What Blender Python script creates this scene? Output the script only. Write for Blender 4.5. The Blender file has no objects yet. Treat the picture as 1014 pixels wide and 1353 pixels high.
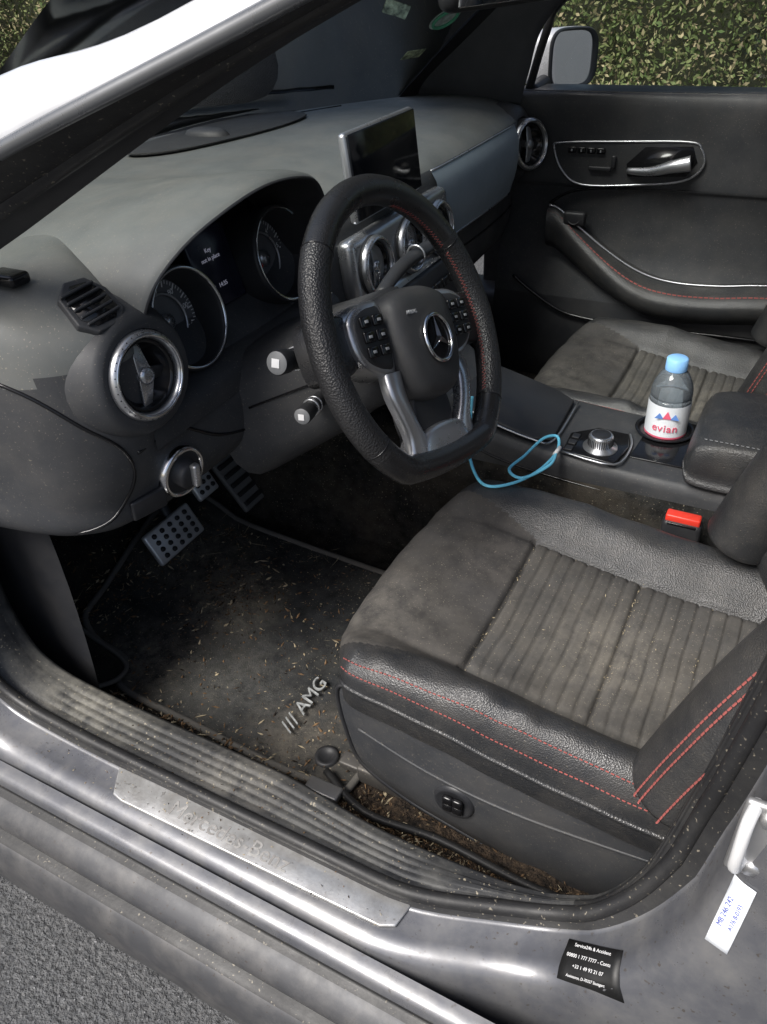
import bpy, math, random
import numpy as np
from mathutils import Vector, Matrix
from mathutils.bvhtree import BVHTree
random.seed(3); rng=np.random.default_rng(5)
scn=bpy.context.scene
V=Vector
# ---------------------------------------------------------------- materials
def M(name,col,rough=.5,metal=0,grain=0,gscale=900,gtype='noise',var=.15,vscale=9,dust=0,dscale=7,dcol=(.22,.20,.17),
      speck=0,sscale=260,scol=(.42,.37,.28),coat=0,spec=.4,bdist=.0006,rvar=.1,spots=()):
    if name in bpy.data.materials:return bpy.data.materials[name]
    m=bpy.data.materials.new(name);m.use_nodes=True;nt=m.node_tree;N=nt.nodes;L=nt.links
    b=N['Principled BSDF'];b.inputs['Roughness'].default_value=rough;b.inputs['Metallic'].default_value=metal
    b.inputs['Specular IOR Level'].default_value=spec
    if coat: b.inputs['Coat Weight'].default_value=coat;b.inputs['Coat Roughness'].default_value=.15
    tc=N.new('ShaderNodeTexCoord')
    def noise(s,d=4,r=.6):
        n=N.new('ShaderNodeTexNoise');n.inputs['Scale'].default_value=s;n.inputs['Detail'].default_value=d;n.inputs['Roughness'].default_value=r
        L.new(tc.outputs['Object'],n.inputs['Vector']);return n
    def mr(src,a,bb,c=0,d=1):
        n=N.new('ShaderNodeMapRange');n.inputs['From Min'].default_value=a;n.inputs['From Max'].default_value=bb
        n.inputs['To Min'].default_value=c;n.inputs['To Max'].default_value=d;L.new(src,n.inputs['Value']);return n.outputs['Result']
    def mul(a,b_):
        mm=N.new('ShaderNodeMath');mm.operation='MULTIPLY';L.new(a,mm.inputs[0]);L.new(b_,mm.inputs[1]);return mm.outputs[0]
    def mix(f,a,c):
        n=N.new('ShaderNodeMix');n.data_type='RGBA'
        L.new(f,n.inputs['Factor'])
        for s,v in ((n.inputs['A'],a),(n.inputs['B'],c)):
            if isinstance(v,tuple): s.default_value=(*v,1)
            else: L.new(v,s)
        return n.outputs['Result']
    n1=noise(vscale)
    c=mix(mr(n1.outputs['Fac'],.3,.7),tuple(x*(1-var) for x in col),tuple(min(1,x*(1+var)) for x in col))
    if dust:
        n2=noise(dscale,10,.7);c=mix(mr(n2.outputs['Fac'],.42,.78,0,dust),c,dcol)
    for (pos,rad,amt,scl) in spots:   # local soiling around a place on the surface
        vm=N.new('ShaderNodeVectorMath');vm.operation='DISTANCE';L.new(tc.outputs['Object'],vm.inputs[0]);vm.inputs[1].default_value=pos
        f=mul(mr(vm.outputs['Value'],rad*.15,rad,1,0),mr(noise(38,10,.75).outputs['Fac'],.36,.62,0,amt))
        c=mix(f,c,scl)
    if speck:
        n3=noise(sscale,2,.5);n4=noise(5,3,.6)
        c=mix(mul(mr(n3.outputs['Fac'],.66,.72,0,1),mr(n4.outputs['Fac'],.35,.65,.15,speck)),c,scol)
    L.new(c,b.inputs['Base Color'])
    n5=noise(14,6,.7);L.new(mr(n5.outputs['Fac'],.3,.7,max(0.02,rough-rvar),min(1,rough+rvar)),b.inputs['Roughness'])
    if grain:
        if gtype=='noise': g=noise(gscale,3,.6).outputs['Fac']
        else:
            v=N.new('ShaderNodeTexVoronoi');v.inputs['Scale'].default_value=gscale;L.new(tc.outputs['Object'],v.inputs['Vector']);g=v.outputs['Distance']
        bm=N.new('ShaderNodeBump');bm.inputs['Strength'].default_value=grain;bm.inputs['Distance'].default_value=bdist
        L.new(g,bm.inputs['Height']);L.new(bm.outputs['Normal'],b.inputs['Normal'])
    return m
dashM=M('dash_soft_plastic',(.115,.122,.119),.50,grain=.5,gscale=1400,dust=.35,dscale=11,speck=.5,sscale=420)
dashL=M('dash_lower_plastic',(.040,.042,.046),.5,grain=.4,gscale=1300,dust=.16,dscale=12,speck=.3,sscale=420)
darkP=M('dark_plastic',(.021,.022,.025),.45,grain=.2,dust=.1)
blackG=M('gloss_black',(.009,.009,.010),.14,var=.05,rvar=.04)
leather=M('black_leather',(.024,.025,.027),.38,grain=.8,gscale=620,gtype='voronoi',bdist=.0006,dust=.2,dscale=12,speck=.2,sscale=500,spec=.55)
wheelL=M('wheel_leather',(.016,.016,.017),.28,grain=.25,gscale=700,gtype='voronoi',spec=.6)
perf=M('perforated_leather',(.018,.018,.019),.38,grain=1,gscale=460,gtype='voronoi',bdist=.0007,spec=.5)
suede=M('suede_fabric',(.043,.042,.042),.95,grain=.6,gscale=1500,var=.3,vscale=14,dust=.55,dscale=8,dcol=(.115,.106,.094),speck=.5,sscale=460,spec=.1,
   spots=(((.02,.50,.49),.14,.6,(.14,.13,.115)),((-.08,.33,.485),.12,.5,(.12,.11,.10))))
fabric=M('seat_fabric',(.070,.068,.065),.95,grain=1,gscale=1200,var=.25,vscale=20,dust=.6,dscale=14,dcol=(.155,.142,.122),speck=.6,sscale=440,spec=.1,
   spots=(((-.26,.42,.46),.13,.7,(.19,.175,.15)),))
carpet=M('floor_carpet',(.026,.026,.025),1,grain=1,gscale=700,bdist=.004,var=.5,vscale=60,dust=.7,dscale=7,dcol=(.13,.11,.085),speck=1,sscale=330,spec=.05)
matM=M('mat_carpet',(.040,.042,.044),1,grain=1,gscale=800,bdist=.004,var=.4,vscale=40,dust=.85,dscale=5.5,dcol=(.13,.127,.112),speck=1,sscale=300,spec=.05,
   spots=(((.40,.36,.25),.11,1,(.34,.31,.25)),((.52,.30,.26),.14,.9,(.22,.20,.16)),((.45,.54,.25),.12,1,(.24,.22,.18)),((.12,.58,.25),.12,.8,(.2,.18,.15)),((.28,.50,.25),.14,.6,(.17,.165,.15))))
rubber=M('rubber_seal',(.015,.015,.016),.5,grain=.3,gscale=300,dust=.3,dscale=20,dcol=(.08,.078,.07),speck=.5)
sillP=M('sill_plastic',(.028,.029,.031),.52,grain=.4,gscale=400,dust=.85,dscale=22,dcol=(.13,.128,.118),speck=1,sscale=240,
   spots=(((.33,.70,.39),.14,.9,(.22,.21,.18)),((.10,.72,.39),.10,.7,(.19,.18,.16))))
paint=M('grey_metallic_paint',(.105,.108,.120),.36,metal=.35,grain=.2,gscale=60,bdist=.0008,coat=.35,dust=.75,dscale=18,dcol=(.20,.195,.185),speck=1,sscale=200,scol=(.07,.06,.05),rvar=.16)
paintSky=M('pillar_paint_sky_sheen',(.62,.63,.65),.25,metal=.1,coat=.6,dust=.1)  # grey car paint turned near white: bright sky reflection put into the colour
rockerM=M('rocker_dirty',(.055,.056,.060),.5,metal=.2,dust=.85,dscale=20,dcol=(.13,.125,.12),speck=1,scol=(.05,.04,.035))
chrome=M('chrome',(.75,.76,.78),.16,metal=1,var=.05,rvar=.05)
silver=M('satin_silver',(.50,.51,.53),.3,metal=.85,var=.1,dust=.2)
plateM=M('brushed_steel',(.66,.66,.65),.36,metal=.75,grain=.3,gscale=200,dust=.8,dscale=26,dcol=(.27,.25,.22),speck=1,sscale=160,scol=(.12,.10,.08))
decor=M('trim_inlay_sky_tint',(.30,.36,.41),.38,metal=.1,var=.08,dust=.15)  # silver-grey inlay; the blue of the reflected sky is painted into its colour
redS=M('red_thread',(.33,.09,.08),.8)
redB=M('buckle_red',(.75,.05,.03),.35)
white=M('white_print',(.7,.7,.7),.6)
greyT=M('grey_print',(.35,.36,.37),.6,var=.4,vscale=150)
greyP=M('grey_knob_plastic',(.16,.165,.17),.45)
blueC=M('cable_blue',(.18,.62,.85),.4)
capM=M('cap_blue',(.25,.5,.85),.4)
pinkM=M('label_pink',(.75,.12,.20),.5)
labelM=M('label_white',(.75,.78,.82),.5)
asphalt=M('asphalt',(.075,.077,.080),.9,grain=1,gscale=150,bdist=.012,var=.6,vscale=140,speck=1,sscale=150,scol=(.34,.34,.35),spec=.3,dust=.8,dscale=90,dcol=(.2,.2,.2))
debrisM=M('debris_bits',(.17,.105,.055),.9,var=.7,vscale=90)
strawM=M('straw_bits',(.42,.35,.23),.9,var=.5,vscale=90)
dirtM=M('dirt',(.030,.022,.016),1,grain=1,gscale=200,bdist=.012,var=.8,vscale=120,speck=1,sscale=180,scol=(.32,.23,.13),dust=.8,dscale=60,dcol=(.15,.10,.06))
screenM=M('screen_glass',(.008,.009,.012),.08,var=.02,rvar=.02)
dispM=M('display_lit',(.015,.015,.03),.2)
grn=M('green_print',(.1,.4,.25),.6)
def emis(name,col,s):
    m=bpy.data.materials.new(name);m.use_nodes=True;b=m.node_tree.nodes['Principled BSDF'];b.inputs['Base Color'].default_value=(*col,1)
    b.inputs['Emission Color'].default_value=(*col,1);b.inputs['Emission Strength'].default_value=s;return m
lit=emis('display_text',(.5,.5,.62),.22)
def glassmat(name,tint,milk=0):
    m=bpy.data.materials.new(name);m.use_nodes=True;nt=m.node_tree;N=nt.nodes;L=nt.links
    for n in list(N):
        if n.type!='OUTPUT_MATERIAL':N.remove(n)
    out=[n for n in N if n.type=='OUTPUT_MATERIAL'][0]
    t=N.new('ShaderNodeBsdfTransparent');t.inputs['Color'].default_value=(*tint,1)
    g=N.new('ShaderNodeBsdfGlossy');g.inputs['Roughness'].default_value=.03
    fr=N.new('ShaderNodeFresnel');fr.inputs['IOR'].default_value=1.45
    src=t.outputs[0]
    if milk:
        d=N.new('ShaderNodeBsdfTranslucent');d.inputs['Color'].default_value=(.8,.88,.95,1)
        d2=N.new('ShaderNodeBsdfDiffuse');d2.inputs['Color'].default_value=(.75,.83,.9,1)
        a=N.new('ShaderNodeMixShader');a.inputs[0].default_value=.6;L.new(d.outputs[0],a.inputs[1]);L.new(d2.outputs[0],a.inputs[2])
        q=N.new('ShaderNodeMixShader');q.inputs[0].default_value=milk;L.new(t.outputs[0],q.inputs[1]);L.new(a.outputs[0],q.inputs[2]);src=q.outputs[0]
    mx=N.new('ShaderNodeMixShader');L.new(fr.outputs[0],mx.inputs[0]);L.new(src,mx.inputs[1]);L.new(g.outputs[0],mx.inputs[2]);L.new(mx.outputs[0],out.inputs['Surface'])
    return m
glass=glassmat('window_glass',(.90,.94,.92))
bottleG=glassmat('pet_plastic',(.80,.88,.95),.22)
mirrorM=M('mirror_glass',(.8,.82,.84),.02,metal=1,var=.01,rvar=.01)
# ---------------------------------------------------------------- mesh helpers
def empty(name,loc=(0,0,0)):
    e=bpy.data.objects.new(name,None);e.location=loc;scn.collection.objects.link(e);return e
def mk(name,vs,fs,mats,parent=None,smooth=True,mi=None,bevel=0,solid=0,sub=0,angle=40):
    me=bpy.data.meshes.new(name);me.from_pydata([tuple(v) for v in vs],[],fs)
    if not isinstance(mats,(list,tuple)):mats=[mats]
    for m in mats:me.materials.append(m)
    if mi is not None:me.polygons.foreach_set('material_index',mi)
    me.polygons.foreach_set('use_smooth',[bool(smooth)]*len(me.polygons));me.update()
    o=bpy.data.objects.new(name,me);scn.collection.objects.link(o)
    if parent is not None:o.parent=parent
    if solid:
        s=o.modifiers.new('s','SOLIDIFY');s.thickness=solid;s.offset=0
    if bevel:
        b=o.modifiers.new('b','BEVEL');b.width=bevel;b.segments=3;b.limit_method='ANGLE';b.angle_limit=math.radians(35)
    return o
def cat(P,k=6,closed=False):
    P=[V(p) for p in P];n=len(P);out=[]
    rngn=n if closed else n-1
    for i in range(rngn):
        if closed: a,b,c,d=P[(i-1)%n],P[i],P[(i+1)%n],P[(i+2)%n]
        else: a,b,c,d=P[max(i-1,0)],P[i],P[i+1],P[min(i+2,n-1)]
        for j in range(k):
            t=j/k
            out.append(.5*((2*b)+(c-a)*t+(2*a-5*b+4*c-d)*t*t+(3*b-a-3*c+d)*t**3))
    if not closed:out.append(P[-1])
    return out
def grid(name,G,mats,parent=None,cu=False,cv=False,matfn=None,**kw):
    nu=len(G);nv=len(G[0]);vs=[p for r in G for p in r];fs=[];mi=[]
    for i in range(nu if cu else nu-1):
        for j in range(nv if cv else nv-1):
            a=i*nv+j;b=i*nv+(j+1)%nv;c=((i+1)%nu)*nv+(j+1)%nv;d=((i+1)%nu)*nv+j
            fs.append((a,b,c,d))
            if matfn:mi.append(matfn(i,j,G[i][j]))
    return mk(name,vs,fs,mats,parent,mi=mi if matfn else None,**kw)
def loft(name,rings,mats,parent=None,k=5,kr=4,closed=False,**kw):
    R=[cat(r,kr,closed) for r in rings];cols=list(zip(*R))
    C=[cat(c,k) for c in cols];G=[list(r) for r in zip(*C)]
    return grid(name,G,mats,parent,cv=closed,**kw),G
def tube(name,path,r,mat,parent=None,k=6,closed=False,n=12,sx=1,matfn=None,cap=True):
    P=cat(path,k,closed) if k>1 else [V(p) for p in path];m=len(P)
    rr=r if callable(r) else (lambda t:r)
    T=[]
    for i in range(m):
        a=P[(i-1)%m] if closed else P[max(i-1,0)];b=P[(i+1)%m] if closed else P[min(i+1,m-1)]
        T.append((b-a).normalized())
    u=T[0].orthogonal().normalized()
    if abs(T[0].z)<.9:u=(V((0,0,1))-T[0]*T[0].z).normalized()
    G=[]
    for i in range(m):
        u=(u-T[i]*u.dot(T[i])).normalized();w=T[i].cross(u);R_=rr(i/max(1,m-1))
        G.append([P[i]+(u*math.cos(2*math.pi*j/n)*sx+w*math.sin(2*math.pi*j/n))*R_ for j in range(n)])
    if cap and not closed:
        G=[[P[0]]*n]+G+[[P[-1]]*n]
    return grid(name,G,mat,parent,cu=closed,cv=True,matfn=matfn)
def basis(n,up=(0,0,1)):
    w=V(n).normalized();u=V(up).cross(w)
    if u.length<1e-4:u=V((1,0,0))
    u.normalize();v=w.cross(u);return u,v,w
def lathe(name,c,n,prof,mat,parent=None,seg=40,up=(0,0,1),matfn=None,sy=1):
    u,v,w=basis(n,up);c=V(c)
    G=[[c+w*h+(u*math.cos(2*math.pi*j/seg)+v*math.sin(2*math.pi*j/seg)*sy)*r for j in range(seg)] for r,h in prof]
    return grid(name,G,mat,parent,cv=True,matfn=matfn)
def torus(name,c,n,R,r,mat,parent=None,seg=48,sy=1):
    prof=[(R+r*math.cos(a),r*math.sin(a)) for a in [2*math.pi*i/10 for i in range(11)]]
    return lathe(name,c,n,prof,mat,parent,seg,sy=sy)
def rbox(name,c,s,mat,parent=None,ax=None,bev=.006,up=(0,0,1)):
    if ax is None:u,v,w=V((1,0,0)),V((0,1,0)),V((0,0,1))
    else:u,v,w=basis(ax,up)
    c=V(c);vs=[c+u*s[0]*a/2+v*s[1]*b/2+w*s[2]*d/2 for a in(-1,1) for b in(-1,1) for d in(-1,1)]
    fs=[(0,1,3,2),(4,6,7,5),(0,4,5,1),(2,3,7,6),(0,2,6,4),(1,5,7,3)]
    return mk(name,vs,fs,mat,parent,smooth=True,bevel=min(bev,min(s)*.45))
def prism(name,pts,d,mat,parent=None,bev=.004,smooth=True):
    pts=[V(p) for p in pts];d=V(d);n=len(pts);vs=pts+[p+d for p in pts]
    fs=[tuple(range(n))[::-1],tuple(range(n,2*n))]+[(i,(i+1)%n,(i+1)%n+n,i+n) for i in range(n)]
    return mk(name,vs,fs,mat,parent,smooth=smooth,bevel=bev)
def dashes(name,paths,mat,parent,L=.0045,gap=.003,r=.0008):
    vs=[];fs=[]
    for path in paths:
        P=[V(p) for p in path]
        D=[0]
        for i in range(1,len(P)):D.append(D[-1]+(P[i]-P[i-1]).length)
        def at(s):
            for i in range(1,len(P)):
                if s<=D[i]:
                    t=(s-D[i-1])/max(1e-9,D[i]-D[i-1]);return P[i-1].lerp(P[i],t)
            return P[-1]
        s=0
        while s+L<D[-1]:
            a=at(s);b=at(s+L);t=(b-a).normalized();u=t.orthogonal().normalized();w=t.cross(u);k=len(vs)
            for q in(a,b):
                for x,y in((1,0),(0,1),(-1,0),(0,-1)):vs.append(q+u*x*r+w*y*r)
            fs+=[(k+i,k+(i+1)%4,k+4+(i+1)%4,k+4+i) for i in range(4)]+[(k,k+1,k+2,k+3),(k+4,k+5,k+6,k+7)]
            s+=L+gap
    return mk(name,vs,fs,mat,parent,smooth=False)
def text(name,s,c,xd,yd,size,mat,parent,ex=.0004,shear=0,align='CENTER'):
    cu=bpy.data.curves.new(name,'FONT');cu.body=s;cu.size=size;cu.extrude=ex;cu.align_x=align;cu.align_y='CENTER';cu.shear=shear
    cu.materials.append(mat);o=bpy.data.objects.new(name,cu);scn.collection.objects.link(o)
    x=V(xd).normalized();z=x.cross(V(yd)).normalized();y=z.cross(x)
    m=Matrix((x,y,z)).transposed().to_4x4();m.translation=V(c);o.matrix_world=m
    o.parent=parent;return o
def sm(t):t=max(0,min(1,t));return t*t*(3-2*t)
def bvhof(o):return BVHTree.FromPolygons([v.co for v in o.data.vertices],[tuple(p.vertices) for p in o.data.polygons])
# ================================================================= CAR BODY
car=empty('parked_car')
path=[(.56,1.0),(.53,.85),(.50,.70),(.495,.58),(.475,.47),(.42,.405),(.32,.388),(.15,.385),(-.05,.385),(-.20,.387),(-.295,.402),(-.350,.46),(-.377,.56),(-.393,.68),(-.408,.82),(-.43,1.0),(-.46,1.15)]
PP=cat([(x,0,z) for x,z in path],8)
sec=[(.030,.697,0),(.012,.693,0),(.003,.693,0),(.0,.698,0)]
for i in range(5):
    y=.703+i*.0105; sec+=[(-.001,y,0),(-.004,y+.0025,0),(-.004,y+.0065,0),(-.001,y+.009,0)]
sec+=[(.002,.757,1),(-.008,.759,1),(-.013,.764,1),(-.008,.769,1),(.004,.772,1),(.006,.776,2),(.007,.80,2),(.010,.813,2),(.018,.822,2),(.035,.828,2),(.06,.832,2),(.12,.835,2),(.30,.835,2),(.5,.835,2)]
G=[]
cen=V((.05,0,.8))
for i,p in enumerate(PP):
    a=PP[max(0,i-1)];b=PP[min(len(PP)-1,i+1)];t=(b-a).normalized();n=V((t.z,0,-t.x))
    if n.dot(p-cen)<0:n=-n
    rise=max(0,p.z-.42)
    rear=sm((-.12-p.x)/.2)
    up_=min(1,rise/.15)*(1 if p.x<0 else .4)
    amp=sm((p.x+.16)/.02)*sm((.40-p.x)/.05)
    mid=sm((.06-p.x)/.16)*sm((p.x+.36)/.14)
    row=[]
    for j,(o,y,_) in enumerate(sec):
        inner=1-min(1,j/24)
        dy=-.042*rear*(1-inner)+(.015*mid)*inner-.045*up_
        if 4<=j<24:
            o=o*amp*.55-.0022*(1-amp)*math.sin(math.pi*(j-4)/20)*2
        if j<4 and rise>0: o=o+.10*(3-j)/3*min(1,rise/.1);dy-=.05*(3-j)/3*min(1,rise/.1)
        if j>=24 and p.x<0: o+=.022*min(1,rise/.1)*(1 if j>25 else .4)
        row.append(V((p.x,0,p.z))+n*o+V((0,y+dy-rise*.03,0)))
    G.append(row)
frame=grid('door_sill_frame',G,[sillP,rubber,paint],car,matfn=lambda i,j,p:sec[min(j+1,len(sec)-1)][2] if not(p.x<-.30 and 8<j<24) else 1)
fbvh=bvhof(frame)
sealp=[(G[i][25]+G[i][27])/2 for i in range(len(PP))]
tube('weather_seal',sealp,.0075,rubber,car,k=1,n=10)
rp=[(.826,.372),(.842,.366),(.846,.352),(.842,.345),(.858,.338),(.872,.325),(.874,.312),(.868,.305),(.884,.298),(.895,.28),(.898,.25),(.89,.20),(.86,.16),(.7,.15)]
rpp=cat([(0,y,z) for y,z in rp],3)
xs=np.linspace(-1.3,1.4,30)
grid('rocker_panel',[[V((x,p.y,p.z)) for p in rpp] for x in xs],[paint,rockerM,rubber],car,matfn=lambda i,j,p:(0 if j<5 else 2 if j<11 else 1 if j<19 else 2 if j<24 else 1))
plate=empty('door_sill_plate')
pl=[(.235,.772),(.215,.804),(.20,.807),(-.135,.800),(-.15,.793),(-.155,.768),(-.145,.765)]
prism('steel_plate',[(x,y,.3795) for x,y in pl],(0,0,.004),plateM,plate,bev=.0015)
text('plate_lettering','Mercedes-Benz',(.06,.788,.3836),(-1,0,0),(0,-1,0),.026,M('engraved',(.22,.21,.20),.6,dust=.8,dscale=40,dcol=(.45,.45,.43)),plate,ex=.0003)
floorpts=[(-1.2,.235),(.0,.235),(.45,.238),(.56,.26),(.70,.38),(.80,.52),(.83,.70)]
fp=cat([(x,0,z) for x,z in floorpts],6)
def floorz(x):
    for a,b in zip(fp,fp[1:]):
        if a.x<=x<=b.x:return a.z+(b.z-a.z)*(x-a.x)/(b.x-a.x+1e-9)
    return .235
grid('floor_carpet',[[V((p.x,y,p.z+.006*math.sin(y*23+p.x*17))) for y in np.linspace(-.74,.68,50)] for p in fp],carpet,car)
def ce(x):return .014*sm((.06-x)/.16)*sm((x+.36)/.14)
wallp=((.57,.238),(.62,.246),(.652,.262),(.672,.302),(.686,.345),(.696,.372))
grid('sill_carpet_edge',[[V((x,y+ce(x)+.003*math.sin(x*53+z*40)*(z<.34),z+.004*math.sin(x*31)*(z<.34))) for y,z in wallp] for x in np.linspace(-.5,.52,60)],[carpet,dirtM],car,matfn=lambda i,j,p:1 if (p.x<.10 and j<4) else 0)
grid('floor_dirt_patch',[[V((x,y,.245+.004*math.sin(x*40+y*60)+.003*math.sin(x*97))) for y in np.linspace(.50,.62,9)] for x in np.linspace(-.40,.06,40)],dirtM,car)
# loose wiring loom and bracket beside the seat rail
tube('wiring_loom',[(-.38,.62,.262),(-.25,.635,.268),(-.12,.625,.262),(-.02,.635,.268),(.06,.60,.262)],.0055,rubber,car,n=8)
rbox('floor_bracket',(.045,.63,.268),(.05,.022,.012),M('bracket_metal',(.4,.4,.4),.4,metal=.7,dust=.6),car,bev=.003)
grid('kick_panel',[[V((x,.665-.02*math.sin((z-.25)*5),z)) for z in np.linspace(.22,.75,12)] for x in np.linspace(.40,.85,14)],darkP,car)
tun=[(.10,.22),(.095,.35),(.09,.43),(.07,.47),(0,.475),(-.11,.47),(-.14,.43),(-.15,.22)]
grid('tunnel',[[V((x,y+(.03 if y>0 else -.03)*(x>.2),z)) for y,z in tun] for x in(-1,-.4,0,.2,.5,.85)],carpet,car)
rbox('footwell_roof',(.56,0,.66),(.5,1.36,.03),darkP,car)
rbox('far_sill',(0,-.79,.33),(2.4,.14,.2),rockerM,car,bev=.03)
rbox('underbody',(0,0,.17),(2.6,1.6,.03),rockerM,car)
rf=[]
for x,z in((-.10,1.335),(-.3,1.375),(-.7,1.395),(-1.1,1.38),(-1.4,1.33)):
    rf.append([V((x-.12*(abs(y)/.58)**2*(x>-.5),y,z-.05*(abs(y)/.6)**2)) for y in np.linspace(-.6,.6,13)])
grid('roof',rf,paint,car,solid=.03)
Ls=[[(.62,.70,.80),(.44,.675,.895),(.288,.66,.964),(-.063,.60,1.139),(-.45,.56,1.25)],
    [(.60,.715,.82),(.42,.69,.915),(.262,.672,.992),(-.060,.615,1.142),(-.45,.575,1.262)],
    [(.58,.72,.835),(.40,.70,.935),(.235,.69,1.010),(-.055,.635,1.138),(-.45,.59,1.265)],
    [(.57,.745,.85),(.37,.72,.965),(.195,.708,1.040),(-.052,.655,1.140),(-.45,.61,1.28)],
    [(.55,.76,.86),(.34,.735,1.000),(.165,.72,1.068),(-.049,.67,1.146),(-.45,.62,1.29)],
    [(.56,.765,.88),(.345,.735,1.025),(.168,.715,1.090),(-.03,.668,1.150),(-.45,.615,1.31)],
    [(.60,.75,.91),(.36,.72,1.045),(.169,.70,1.108),(.014,.66,1.148),(-.45,.60,1.33)],
    [(.62,.72,.90),(.37,.69,1.035),(.175,.67,1.100),(.010,.63,1.14),(-.45,.57,1.32)]]
CL=[cat(l,8) for l in Ls]
G=[[CL[j][i] for j in range(len(Ls))] for i in range(len(CL[0]))]
G=[cat(r,4) for r in G]
grid('front_pillar',G,[darkP,rubber,paintSky],car,matfn=lambda i,j,p:0 if j<5 else (1 if j<16 else 2))
tube('pillar_seal',[a.lerp(b,.5)+V((0,.006,.004)) for a,b in zip(CL[1],CL[2])],.009,rubber,car,k=1,n=10)
tube('pillar_seal_outer',[a+V((0,.004,-.004)) for a in CL[4]],.006,M('pillar_edge_trim',(.16,.165,.17),.3,metal=.5),car,k=1,n=8)
pilT=M('pillar_trim',(.085,.088,.095),.8,grain=.4)
l0=cat([(.62,-.70,.88),(.551,-.665,.917),(.404,-.655,1.024),(.15,-.62,1.19),(-.1,-.58,1.31)],6)
l1=cat([(.28,-.70,.87),(.262,-.69,.93),(.215,-.68,1.041),(.02,-.65,1.18),(-.2,-.6,1.30)],6)
grid('far_pillar',[[a.lerp(b,t)+V((-.0,.018*math.sin(math.pi*t),0)) for t in np.linspace(0,1,9)] for a,b in zip(l0,l1)],pilT,car,solid=.012)
wg=[]
for t in np.linspace(0,1,16):
    row=[]
    for y in np.linspace(-1,1,21):
        x0=.84-.32*y*y;x1=-.06-.10*y*y
        row.append(V((x0+(x1-x0)*t,y*(.67-.10*t),.885+.445*t+.045*math.sin(math.pi*t))))
    wg.append(row)
grid('windshield',wg,glass,car)
wb=[[r[0]+(r[1]-r[0])*q-V((0,0,.003)) for q in(0,.25,.5)] for r in wg]
grid('windshield_border',wb,darkP,car)
bg=[]
for x in np.linspace(.86,1.75,12):
    bg.append([V((x-.20*(y/.75)**2*(1 if x<1.2 else .2),y,.87-.14*((x-.86)/.9)**2-.06*(y/.75)**2)) for y in np.linspace(-.75,.75,19)])
grid('bonnet',bg,paint,car)
grid('cowl',[[V((x0-.32*(y/.67)**2,y,z)) for y in np.linspace(-.67,.67,15)] for x0,z in((.80,.86),(.84,.884),(.90,.865))],darkP,car)
for sy in(1,-1):
    grid('fender' if sy>0 else 'fender_far',[[V((x,sy*y,z)) for y,z in((.72,.81),(.80,.78),(.86,.70),(.885,.5),(.88,.3))] for x in np.linspace(.62,1.9,8)],paint,car)
tube('wiper_arm',[(.80,.1,.90),(.78,-.2,.905),(.70,-.42,.91)],.007,darkP,car)
stM=M('striker_metal',(.5,.5,.5),.4,metal=.8,dust=.3);stW=M('striker_white',(.72,.72,.72),.4,metal=.2)
def onframe(x,z,y0=1.2,d=(0,-1,0)):
    h=fbvh.ray_cast(V((x,y0,z)),V(d).normalized());return (h[0],h[1]) if h[0] else (V((x,.75,z)),V((0,1,0)))
sx_=-.420;sz_=.630
sp0,_=onframe(sx_,sz_)
py=sp0.y
rbox('striker_plate',(sx_,py+.004,sz_),(.028,.007,.085),stM,car,bev=.003)
tube('door_striker',[(sx_+.006,py,sz_+.036),(sx_+.010,py+.018,sz_+.034),(sx_+.010,py+.024,sz_+.005),(sx_+.008,py+.018,sz_-.022),(sx_+.002,py,sz_-.025)],.0046,stW,car,n=10)
for dz in(-.03,.03):lathe('striker_bolt',(sx_-.004,py+.007,sz_+dz),(0,1,0),[(.008,0),(.007,.004),(.0001,.004)],stM,car,seg=6)
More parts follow.
